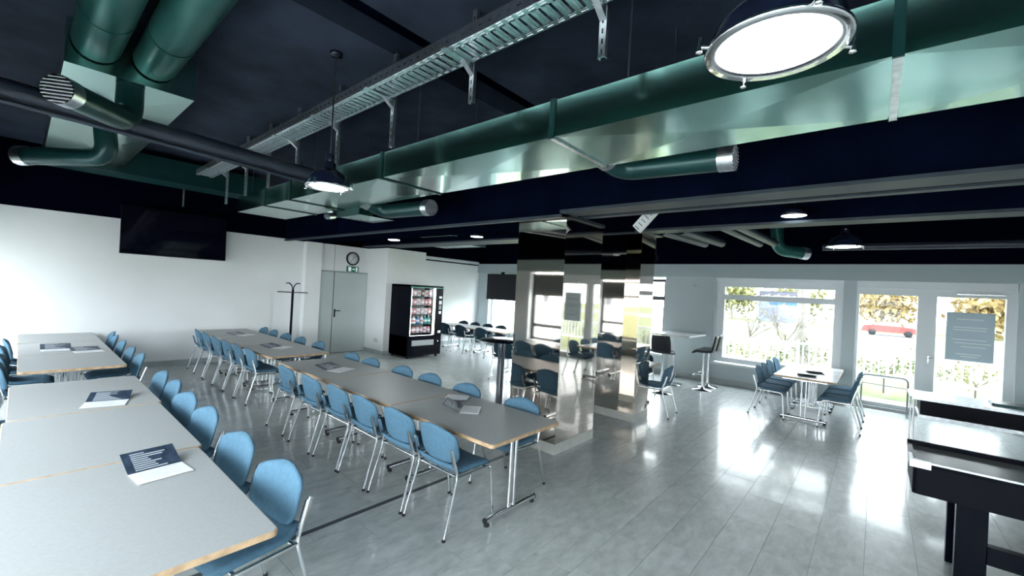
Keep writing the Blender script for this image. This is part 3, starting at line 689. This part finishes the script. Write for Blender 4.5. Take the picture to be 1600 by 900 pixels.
# ------------------------------------------------------------------ lamps
def pendant(x, y, z, label, ceil=CZ, r=.205, clips=True):
    t = thing('pendant_lamp', label, 'lamp', (x, y, z), group='bell shaped pendant lamps')
    k = r/.205
    obj('shade', MB().lathe([(.205*k, .012), (.20*k, .03), (.185*k, .075), (.15*k, .12), (.10*k, .15), (.06*k, .165), (.055*k, .22), (.035*k, .235), (.0001, .235)], 36), M['shade'], t)
    obj('rim', MB().lathe([(.178*k, .004), (.208*k, .0), (.212*k, .012), (.20*k, .02)], 40), M['chrome'], t)
    obj('diffuser', MB().lathe([(.176*k, .012), (.14*k, .002), (.08*k, -.004), (.0001, -.006)], 36), M['lens'], t)
    obj('inner_ring', MB().lathe([(.178*k, .006), (.172*k, .022), (.184*k, .022)], 36), M['black'], t)
    cp = MB()
    if clips:
        for i in range(4):
            a = i*PI/2+.6; c = Vector((math.cos(a), math.sin(a), 0))
            cp = MB().tube([c*.205*k+Vector((0,0,.01)), c*.235*k+Vector((0,0,.01))], .006, 6).lathe([(.0001, -.012), (.011, -.01), (.011, -.004), (.004, .02), (.008, .04), (.0001, .045)], 8, c*.238*k)
            obj('clip', cp, M['chrome'], t)
    obj('cord', MB().tube([(0,0,.23), (0,0,ceil-z-.02)], .006, 6), M['rubber'], t)
    obj('canopy', MB().lathe([(.0001, ceil-z-.035), (.05, ceil-z-.03), (.055, ceil-z), (.0001, ceil-z)], 16), M['shade'], t)
    obj('socket', MB().lathe([(.03, .235), (.034, .25), (.034, .29), (.012, .31), (.0001, .31)], 14), M['shade'], t)
    return t
pendant(1.755, 3.71, 2.695, 'pendant lamp with bell shade above the middle table row', r=.188)
pendant(1.585, .285, 2.715, 'big round pendant lamp close to the camera at the top right')
pendant(7.35, .36, 2.72, 'distant pendant lamp above the window table')
def disc(x, y, z, label, top, lens='lens'):
    t = thing('small_ceiling_lamp', label, 'lamp', (x, y, z), group='small ceiling lamps')
    obj('housing', MB().lathe([(.12, .0), (.13, .02), (.11, .07), (.04, .09), (.0001, .09)], 24), M['shade'], t)
    obj('diffuser', MB().lathe([(.118, .002), (.06, -.008), (.0001, -.01)], 24), M[lens], t)
    obj('stem', MB().tube([(0,0,.08), (0,0,top-z)], .012, 8), M['shade'], t)
disc(5.25, 7.95, 2.83, 'small ceiling lamp above the door side of the back tables', CZ, 'lens2')
disc(5.63, 5.79, 2.86, 'small ceiling lamp left of the mirrored column', CZ)
disc(5.48, .72, 2.86, 'small ceiling lamp between the beams at right', CZ)

# ------------------------------------------------------------------ pipes and ducts beyond the beams
def pipe(name, label, pts, r, m, br=.2, group='far ceiling pipes'):
    o = obj(name, MB().tube(bend(pts, br, 6), r, 16), m); return tag(o, label, 'pipe', group)
pipe('ceiling_pipe', 'left of a pair of ceiling pipes above the pale bar table', [(6.6, 2.62, 2.95), (8.1, 2.40, 2.92)], .07, M['pipe'])
pipe('ceiling_pipe', 'right of a pair of ceiling pipes above the pale bar table', [(6.6, 2.32, 2.95), (8.1, 2.12, 2.92)], .07, M['pipe'])
pipe('ceiling_pipe', 'left of a pair of ceiling pipes above the window table', [(6.3, 1.75, 2.97), (8.4, 1.58, 2.93)], .06, M['pipe'])
pipe('ceiling_pipe', 'right of a pair of ceiling pipes above the window table', [(6.3, 1.55, 2.97), (8.4, 1.36, 2.93)], .06, M['pipe'])
pipe('ceiling_pipe', 'long ceiling pipe parallel to the window wall at right', [(9.1, .75, 2.92), (9.1, SY, 2.92)], .055, M['pipe'])
nozzle('air_outlet', 'teal air outlet elbow with white end above the window table', [(8.6, 1.4, CZ), (8.6, 1.35, 2.84), (8.95, .95, 2.80)], .10, M['ductg'], None, grille=False, collar0=False)
nozzle('air_outlet', 'dark air outlet elbow right of the narrow mirrored column', [(9.5, 4.0, CZ), (9.5, 3.98, 2.85), (9.3, 3.85, 2.78)], .10, M['ductd'], None, grille=False, collar0=False)
for i, (x0, x1, y0, y1, z) in enumerate([(5.15, 5.75, 6.5, 7.6, 2.93), (6.7, 7.5, 7.4, 8.9, 2.92), (6.8, 7.5, 5.1, 6.2, 2.95)]):
    dd = thing('far_duct', ['green duct box above the route to the door', 'green duct box above the vending machine', 'green duct box left of the mirrored column top'][i], 'duct', (0,0,0), group='far duct boxes')
    obj('duct_section', duct_section(x0, x1, y0, y1, z, z+.3, .01), M['duct'], dd); obj('flange', MB().box(x0-.01, x1+.01, y0-.01, y0+.02, z-.01, z+.31), M['ductd'], dd)
    for y in (y0+.15, y1-.15): obj('hanger_rod', MB().tube([((x0+x1)/2, y, z+.29), ((x0+x1)/2, y, CZ)], .008, 6), M['pipe'], dd)

# ------------------------------------------------------------------ wall things
tv = thing('wall_screen', 'large black flat screen high on the left back wall', 'screen', (2.0, 10.46, 2.62))
Rt = Matrix.Rotation(math.radians(-4), 4, 'X')
obj('panel', MB().box(-.82, .82, 0, .05, -.44, .44, 0, Rt), M['screen'], tv)
fr = MB()
for a in ((-.825,.825,-.004,.052,-.445,-.432), (-.825,.825,-.004,.052,.432,.445), (-.825,-.815,-.004,.052,-.445,.445), (.815,.825,-.004,.052,-.445,.445)): fr.box(*a, 0, Rt)
obj('bezel', fr, M['black'], tv)
obj('bracket', MB().box(-.2, .2, .05, .24, -.15, .15), M['black'], tv)
tv = thing('wall_screen', 'smaller dark screen hanging before the far bright window', 'screen', (EX-.14, 9.45, 1.975))
obj('panel', MB().box(0, .05, -.78, .68, -.43, .43), M['screen'], tv)
obj('mount', MB().box(.0, .06, -.05, .05, .43, .50), M['black'], tv)
ck = thing('wall_clock', 'round wall clock with dark rim above the door', 'clock', (5.82, BY, 2.50))
obj('face', MB().lathe([(.0001, -.025), (.15, -.025), (.15, 0)], 32, axis='y'), mat('clock_face', (.72,.74,.75), .4), ck)
obj('rim', MB().lathe([(.15, 0), (.15, -.03), (.16, -.04), (.178, -.035), (.18, 0)], 36, axis='y'), M['black'], ck)
tk = MB()
for i in range(12):
    a = i*PI/6; tk.box(-.004, .004, -.0275, -.025, .115, .14, 0, Matrix.Rotation(a, 4, 'Y'))
obj('hour_mark', tk, M['black'], ck)
hd = MB().box(-.005, .005, -.030, -.027, -.02, .075, 0, Matrix.Rotation(.35, 4, 'Y')).box(-.0035, .0035, -.030, -.027, -.02, .11, 0, Matrix.Rotation(3.7, 4, 'Y'))
obj('hand', hd, M['black'], ck)
es = thing('exit_sign', 'green and white emergency exit sign under the clock', 'sign', (5.82, BY, 2.215))
M['green'] = mat('sign_green', (.01,.20,.13), .4); M['signw'] = mat('sign_white', (.8,.85,.83), .4, emit=(.9,1,.95), es=.05)
obj('housing', MB().box(-.155, .155, -.06, 0, -.075, .075), M['green'], es)
sg = MB().box(-.135, -.055, -.064, -.06, -.055, .055).box(.075, .125, -.064, -.06, -.055, .055)
sg.prism([(-.03,.012),(.03,.012),(.03,.03),(.058,0),(.03,-.03),(.03,-.012),(-.03,-.012)], .06, .064, M=Matrix(((1,0,0,0),(0,0,-1,0),(0,1,0,0),(0,0,0,1))))
obj('pictogram', sg, M['signw'], es)
sk_ = thing('wall_socket', 'small wall socket on the pier left of the vending machine', 'socket', (6.275, 10.1, .36))
obj('plate', MB().box(-.012, 0, -.075, .075, -.04, .04), M['skirt'], sk_); obj('insert', MB().lathe([(.0001,-.014),(.022,-.013),(.024,-.012)], 14, (0,-.035,0), axis='x').lathe([(.0001,-.014),(.022,-.013),(.024,-.012)], 14, (0,.035,0), axis='x'), M['white'], sk_)
sd = thing('wall_sensor', 'small grey sensor high on the pier right of the columns', 'sensor', (EX, 3.32, 2.24)); obj('body', MB().box(-.03, 0, -.05, .05, -.03, .03), M['grey_band'], sd); obj('cover', MB().lathe([(.02,-.03),(.015,-.04),(.0001,-.045)], 12, axis='x'), M['skirt'], sd)
cs = thing('coat_stand', 'slim black coat stand with curved hooks by the back wall', 'coat stand', (4.13, 10.2, 0))
obj('base', MB().lathe([(.0001, 0), (.19, 0), (.19, .01), (.04, .03), (.03, .05)], 24), M['black'], cs)
obj('pole', MB().tube([(0,0,.02), (0,0,1.62)], .026, 12), M['black'], cs)
for i in range(4):
    a = i*PI/2+.35; c, s = math.cos(a), math.sin(a)
    obj('hook', MB().tube(bend([(0,0,1.58), (c*.03,s*.03,1.72), (c*.12,s*.12,1.78), (c*.19,s*.19,1.77)], .06), .011, 8), M['black'], cs)
    a += PI/4; c, s = math.cos(a), math.sin(a)
    obj('arm', MB().tube(bend([(0,0,1.55), (c*.06,s*.06,1.565), (c*.31,s*.31,1.565)], .03), .010, 8), M['black'], cs)

# ------------------------------------------------------------------ vending machine
vm = thing('vending_machine', 'black glass fronted snack vending machine by the back wall', 'vending machine', (6.98, 8.92, 0))
bd = MB().box(-.53, -.50, .0, .82, .06, 1.89).box(.50, .53, 0, .82, .06, 1.89).box(-.53, .53, .0, .82, 1.84, 1.89).box(-.53, .53, .79, .82, .06, 1.89).box(-.53, .53, .03, .82, .06, .56).box(.26, .50, .0, .82, .56, 1.84)
obj('cabinet', bd, M['gloss_black'], vm)
for x in (-.46, .46):
    for y in (.08, .74): obj('foot', MB().lathe([(.0001,0),(.03,0),(.03,.06)], 10, (x, y, 0)), M['rubber'], vm)
dr = obj('door', MB().box(-.53, .53, -.02, 0, .08, .585).box(.29, .53, -.02, 0, .585, 1.84).box(-.53, .53, -.02, 0, 1.84, 1.89).box(-.53, -.50, -.02, 0, .585, 1.84), M['gloss_black'], vm)
M['vlight'] = mat('vending_light', (.9,.95,.93), .4, emit=(.82,1,.92), es=.9)
obj('light_strip', MB().box(.225, .285, -.012, .01, .60, 1.83).box(-.50, .225, -.021, -.012, .588, .597), M['vlight'], vm, label='glowing light strip')
obj('green_trim', MB().box(-.53, .53, -.024, -.02, 1.825, 1.845), mat('trim_green', (.10,.42,.30), .4), dr)
obj('interior_lamp', MB().box(-.49, -.47, .0, .02, .62, 1.80), M['vlight'], vm)
obj('glass_pane', MB().box(-.50, .225, -.012, -.006, .60, 1.815), M['glass'], dr)
obj('delivery_flap', MB().box(-.42, .28, -.028, -.02, .33, .47), mat('flap_grey', (.42,.45,.46), .35), dr)
obj('display', MB().box(.40, .49, -.028, -.02, 1.56, 1.62).box(.40, .49, -.028, -.02, 1.40, 1.50), mat('vend_display', (.5,.55,.55), .3, emit=(.8,.9,.9), es=.06), dr)
kp = MB()
for i in range(3):
    for j in range(4): kp.box(.40+i*.03, .422+i*.03, -.03, -.02, 1.33-j*.028+.02, 1.33-j*.028+.042)
obj('key', kp, M['skirt'], dr); obj('coin_slot', MB().box(.41, .48, -.028, -.02, 1.15, 1.22), M['galv'], dr); obj('coin_return', MB().box(.40, .49, -.03, -.02, .64, .70), M['galv'], dr)
obj('lock', MB().lathe([(.0001,-.035),(.018,-.035),(.02,-.02)], 12, (.42, 0, .42), axis='y'), M['chrome'], dr)
obj('interior', MB().box(-.50, .26, .45, .46, .585, 1.84), mat('vend_inside', (.72,.76,.76), .5), vm)
sv = [.66, .89, 1.13, 1.37, 1.60]
for z in sv:
    s_ = obj('shelf', MB().box(-.50, .215, .03, .45, z-.018, z), M['pipe'], vm)
cols = {'red': (.70,.27,.30), 'pink': (.80,.52,.56), 'white': (.86,.86,.88), 'teal': (.08,.42,.38), 'brown': (.25,.12,.07), 'blue': (.12,.25,.5)}
PM = {k: mat('packet_'+k, v, .3) for k, v in cols.items()}
def packet(w, h, c, kind):
    if kind == 'bottle': return MB().lathe([(.0001,0),(w*.45,0),(w*.48,h*.1),(w*.48,h*.6),(w*.18,h*.82),(w*.18,h*.9)], 12).lathe([(w*.2,h*.88),(w*.2,h),(.0001,h)], 12, mi=1).lathe([(w*.485,h*.25),(w*.485,h*.5)], 12, mi=1)
    if kind == 'can': return MB().lathe([(.0001,0),(w*.4,0),(w*.46,h*.06),(w*.46,h*.9),(w*.36,h),(.0001,h)], 12).lathe([(w*.465,h*.3),(w*.465,h*.65)], 12, mi=1)
    b = MB(); vv = []
    for z, d in ((0, .004), (h*.08, .012), (h*.5, .03), (h*.92, .012), (h, .004)):
        for x, y in ((-w/2,-d),(0,-d*1.25),(w/2,-d),(w/2,d),(0,d*1.25),(-w/2,d)): vv.append((x, y, z))
    ff = [(5,4,3,2,1,0), tuple(range(24,30))]
    for i in range(4):
        for j in range(6): ff.append((i*6+j, i*6+(j+1) % 6, (i+1)*6+(j+1) % 6, (i+1)*6+j))
    b.add(vv, ff, 0); b.box(-w*.3, w*.3, -.036, -.028, h*.3, h*.62, 1); return b
lay = [(sv[4], 'packet', ['white','pink','white','brown','white','red']), (sv[3], 'packet', ['white','red','white','pink','red','red']), (sv[2], 'packet', ['pink','red','white','pink','white','red']), (sv[1], 'bottle', ['white','white','blue','white','teal','teal']), (sv[0], 'can', ['red','red','pink','red','white','red'])]
pc = {}
for si, (z, kind, cc) in enumerate(lay):
    w = .105; h = {'packet': .17, 'bottle': .205, 'can': .15}[kind]
    for i, c in enumerate(cc):
        k = (kind, c)
        if k not in pc: pc[k] = packet(w, h, c, kind).mesh('snack', [PM[c], PM['white'] if c != 'white' else PM['red']])
        nm = {'packet': 'snack_packet', 'bottle': 'drink_bottle', 'can': 'drink_can'}[kind]
        dup_n = [j for j in range(6) if cc[j] == c]
        pos = '' if len(dup_n) == 1 else ', '+ORD[dup_n.index(i)+1]+' such from left'
        lb = '%s %s on %s shelf of the vending machine%s' % (c, nm.replace('_', ' '), ['the top', 'the second', 'the middle', 'the fourth', 'the lowest'][si], pos)
        tag(obj(nm, pc[k], None, loc=(6.98-.44+i*.118, 9.0, z+.001)), lb, {'packet': 'snack', 'bottle': 'bottle', 'can': 'can'}[kind], 'goods in the vending machine')
# ------------------------------------------------------------------ outdoors
M['grass'] = mat('lawn', (.125,.14,.055), .9, noise=(1.5,.35)); M['pave'] = mat('paving', (.20,.195,.18), .8, noise=(3,.12)); M['street'] = mat('street', (.17,.172,.175), .8, noise=(2,.1))
M['bark'] = mat('pale_bark', (.24,.22,.20), .9, noise=(8,.3)); M['twig'] = mat('twig', (.17,.145,.12), .9); M['leafy'] = mat('yellow_green_leaf', (.30,.30,.14), .8, noise=(6,.3)); M['autumn'] = mat('autumn_leaf', (.40,.30,.14), .8, noise=(6,.3)); M['dleaf'] = mat('green_leaf', (.13,.16,.08), .8, noise=(6,.3))
prof = [(EX+.3,-.08),(20,-.08),(50,-.62),(120,-.62),(120,-1.2),(EX+.3,-1.2)]
g = struct('ground_east', MB().prism(prof, -60, 60, M=Matrix(((1,0,0,0),(0,0,1,0),(0,1,0,0),(0,0,0,1)))), M['grass'])
obj('paving', MB().box(EX+.3, 12.3, -12, 12, -.08, -.03), M['pave'], g)
obj('street', MB().box(52, 64, -60, 60, -.62, -.60), M['street'], g)
g = struct('ground_west', MB().box(-60, WX-.3, -40, 40, -.3, -.08), mat('pale_yard_paving', (.5,.49,.46), .8, noise=(3,.1)))
def twigs(mb, p, d, L, r, depth, R, spread=.6):
    q = p+d*L; mb.tube([p, q], [r, r*.7], 5, caps=False)
    if depth == 0: return [q]
    out = []
    for k in range(R.choice((2, 3))):
        nd = (d+Vector((R.uniform(-1,1), R.uniform(-1,1), R.uniform(-.3,.8)))*spread).normalized()
        out += twigs(mb, p+d*L*R.uniform(.55, 1), nd, L*R.uniform(.6,.85), r*.62, depth-1, R, spread)
    return out
def leaves(mb, pts, R, n, s, sp):
    for p in pts:
        for _ in range(n):
            c = p+Vector((R.gauss(0,sp), R.gauss(0,sp), R.gauss(0,sp))); a = Vector((R.uniform(-1,1), R.uniform(-1,1), R.uniform(-1,1))).normalized(); b = a.cross(Vector((R.uniform(-1,1), R.uniform(-1,1), 1))).normalized()
            mb.add([c-a*s, c+b*s*.5, c+a*s, c-b*s*.5], [(0,1,2,3)])
def tree(name, label, x, y, h, r, depth, seed, lm=None, ln=0, ls=.1, sp=.3, spread=.6, group='trees outside', lean=0):
    R = random.Random(seed); t = thing(name, label, 'tree' if 'tree' in name else 'shrub', (x, y, -.62 if x > 50 else -.08), group=group)
    mb = MB(); mb.tube([(0,0,0), (lean*.5,0,h*.2), (lean,0,h*.42)], [r*1.2, r, r*.85], 10); ends = []
    bb = MB()
    for k in range(5): ends += twigs(bb, Vector((lean,0,h*(.3+.03*k))), Vector((R.uniform(-1,1), R.uniform(-1,1), R.uniform(.5,1.2))).normalized(), h*.22, r*.5, depth, R, spread)
    obj('trunk', mb, M['bark'] if r > .05 else M['twig'], t); obj('branches', bb, M['bark'] if r > .05 else M['twig'], t)
    if lm:
        lb = MB(); leaves(lb, ends, R, ln, ls, sp); o = obj('foliage', lb, lm, t); o['kind'] = 'stuff'
    return t
tree('bare_tree', 'pale thick bare tree trunk right of the banner outside', 17.2, 1.85, 7, .19, 2, 5)
tree('young_tree', 'thin young tree with yellow green leaves behind the left fence', 15.2, 3.0, 2.6, .03, 2, 11, M['leafy'], 2, .05, .15)
tree('young_tree', 'slender bare tree standing before the banner outside', 14.8, 2.0, 2.6, .025, 2, 14, M['twig'], 1, .03, .1)
tree('autumn_tree', 'autumn coloured tree behind the red car outside', 72, -.5, 5.6, .25, 2, 21, M['autumn'], 34, .5, 1.1)
tree('autumn_tree', 'yellow tree beyond the right glass door outside', 70, -8.5, 5.6, .25, 2, 22, M['autumn'], 34, .5, 1.1)
tree('autumn_tree', 'pale green tree far behind the banner outside', 74, 17.5, 5.6, .25, 2, 23, M['leafy'], 34, .5, 1.1)
tree('autumn_tree', 'pale green tree far right of the bare trunk outside', 76, 8.5, 5.6, .25, 2, 24, M['leafy'], 34, .5, 1.1)
R = random.Random(31)
for i in range(12):
    y = -3.9+i*.74; x = 13.55+R.uniform(-.1, .1)
    tree('hedge_shrub', ['', ][0]+'twiggy low shrub behind the white fence, %s of twelve from the right' % (['first','second','third','fourth','fifth','sixth','seventh','eighth','ninth','tenth','eleventh','twelfth'][i]), x, y, 1.0+R.uniform(-.1,.2), .018, 2, 40+i, M['dleaf'] if i % 3 else M['leafy'], 6, .04, .09, .6, 'hedge outside')
# fence
fe = thing('white_fence', 'white picket railing outside the windows', 'fence', (12.75, 0, -.03))
pk = MB().box(-.012, .012, -.018, .018, .42, .98).mesh('picket', [M['frame']])
for i in range(52): obj('picket', pk, None, fe, (0, -3.6+i*.13, 0))
obj('rail', MB().box(-.02, .02, -3.7, 3.2, .96, 1.01), M['frame'], fe); obj('rail', MB().box(-.02, .02, -3.7, 3.2, .40, .45), M['frame'], fe)
for i in range(5): obj('post', MB().box(-.03, .03, -.03, .03, 0, 1.06), M['frame'], fe, (0, -3.6+i*1.68, 0))
wl = thing('low_wall', 'low pale concrete ramp wall outside the wide window', 'wall', (11.9, 3.45, -.03))
obj('slab', MB().box(-.5, .7, -.1, .1, 0, .62), M['plinth'], wl); obj('cap', MB().box(-.52, .72, -.12, .12, .62, .67), M['frame'], wl)
# red car
car = thing('parked_car', 'red car parked on the street outside the left glass door', 'car', (57.5, -1.1, -.60))
prof = [(-2.1,.35),(-2.15,.7),(-1.9,.88),(-1.1,.95),(-.55,1.36),(.75,1.40),(1.45,1.0),(2.0,.92),(2.15,.7),(2.12,.35)]
mb = MB().prism(prof, -.82, .82, M=Matrix(((0,0,1,0),(1,0,0,0),(0,1,0,0),(0,0,0,1)))); obj('body', mb, mat('red_car_paint', (.34,.045,.045), .25, coat=.6), car)
gl = [(-.98,.97),(-.5,1.31),(.7,1.35),(1.3,1.02)]
obj('windows', MB().prism(gl, -.835, .835, M=Matrix(((0,0,1,0),(1,0,0,0),(0,1,0,0),(0,0,0,1)))), mat('car_glass', (.22,.23,.24), .1), car)
for y in (-1.35, 1.35):
    for x in (-.8, .8): obj('wheel', MB().lathe([(.0001,-.1),(.18,-.1),(.31,-.08),(.31,.08),(.18,.1),(.0001,.1)], 20, (x, y, .31), axis='x'), M['rubber'], car)
obj('headlight', MB().box(-.7,-.4,2.08,2.16,.66,.78).box(.4,.7,2.08,2.16,.66,.78), M['paper'], car); obj('bumper', MB().box(-.84,.84,-2.18,-2.1,.35,.52).box(-.84,.84,2.1,2.18,.35,.52), M['pipe'], car)
# banner
bn = thing('banner', 'large blue and violet banner on posts outside the wide window', 'banner', (19.6, 2.95, 0))
obj('sheet', MB().box(-.01, .01, -.68, .66, 1.2, 2.25), mat('banner_white', (.20,.23,.29), .6), bn)
obj('header', MB().box(-.014, -.01, -.62, .66, 2.12, 2.42), mat('banner_grey', (.10,.10,.135), .6), bn)
tx = MB()
for i in range(11): tx.box(-.018, -.014, .58-i*.108-.075, .58-i*.108, 2.13, 2.13+.10+.03*((i*7) % 3))
obj('lettering', tx, M['paper'], bn)
bl = mat('banner_blue', (.045,.14,.28), .6); 
mb = MB(); 
for i in range(9): mb.add([(-.016,.35-i*.06,1.92),(-.016,.31-i*.06,1.92),(-.016,.30-i*.06,2.04+.03*(i % 3)),(-.016,.34-i*.06,2.04+.03*((i+1) % 3))], [(0,1,2,3)])
mb.box(-.016,-.012,-.62,-.25,1.88,2.05).box(-.016,-.012,-.3,.3,1.88,1.93); obj('picture', mb, bl, bn)
obj('sun_motif', MB().lathe([(.0001,-.02),(.13,-.019),(.131,-.012)], 20, (0,-.22,1.78), axis='x'), M['paper'], bn)
vi = MB()
for i in range(7): vi.box(-.016,-.012,-.4+.04*i,.58,1.28+i*.075,1.305+i*.075, 0, Matrix.Translation((0,0,1.5)) @ Matrix.Rotation(.22-.05*i, 4, 'X') @ Matrix.Translation((0,0,-1.5)))
obj('stripe', vi, mat('banner_violet', (.14,.12,.19), .6), bn)
for y in (-.7, .68): obj('post', MB().box(-.03, .03, y-.03, y+.03, -.08, 2.45), M['galv'], bn)
# houses
def house(label, x, y, w, d, h, c, s):
    hs = thing('distant_house', label, 'building', (x, y, -.62 if x > 0 else -.08)); obj('wall', MB().box(-d/2, d/2, -w/2, w/2, 0, h), mat('render_paint', c, .8), hs)
    obj('roof', MB().prism([(-d/2-.4, h), (0, h+2.2), (d/2+.4, h)], -w/2-.4, w/2+.4, M=Matrix(((1,0,0,0),(0,0,1,0),(0,1,0,0),(0,0,0,1)))), mat('roof_tile', (.35,.2,.15), .8), hs)
    for i in range(int(w/2)):
        for j in range(int(h/2.6)):
            yy = -w/2+1+i*2; f = obj('window', MB().box(s*d/2-.03, s*d/2+.03, yy-.45, yy+.45, 1+j*2.7, 2.3+j*2.7), M['frame'], hs); obj('pane', MB().box(s*d/2-.04, s*d/2+.04, yy-.36, yy+.36, 1.08+j*2.7, 2.22+j*2.7), M['darkframe'], f)
house('pale house with tiled roof across the street outside', 88, -16, 12, 8, 5.5, (.7,.66,.58), -1)
house('house seen reflected in the mirrored column, across the yard', -26, 20, 14, 8, 5.6, (.7,.66,.60), 1)
house('second house across the yard behind the left windows', -28, -9, 12, 8, 5.4, (.66,.62,.56), 1)
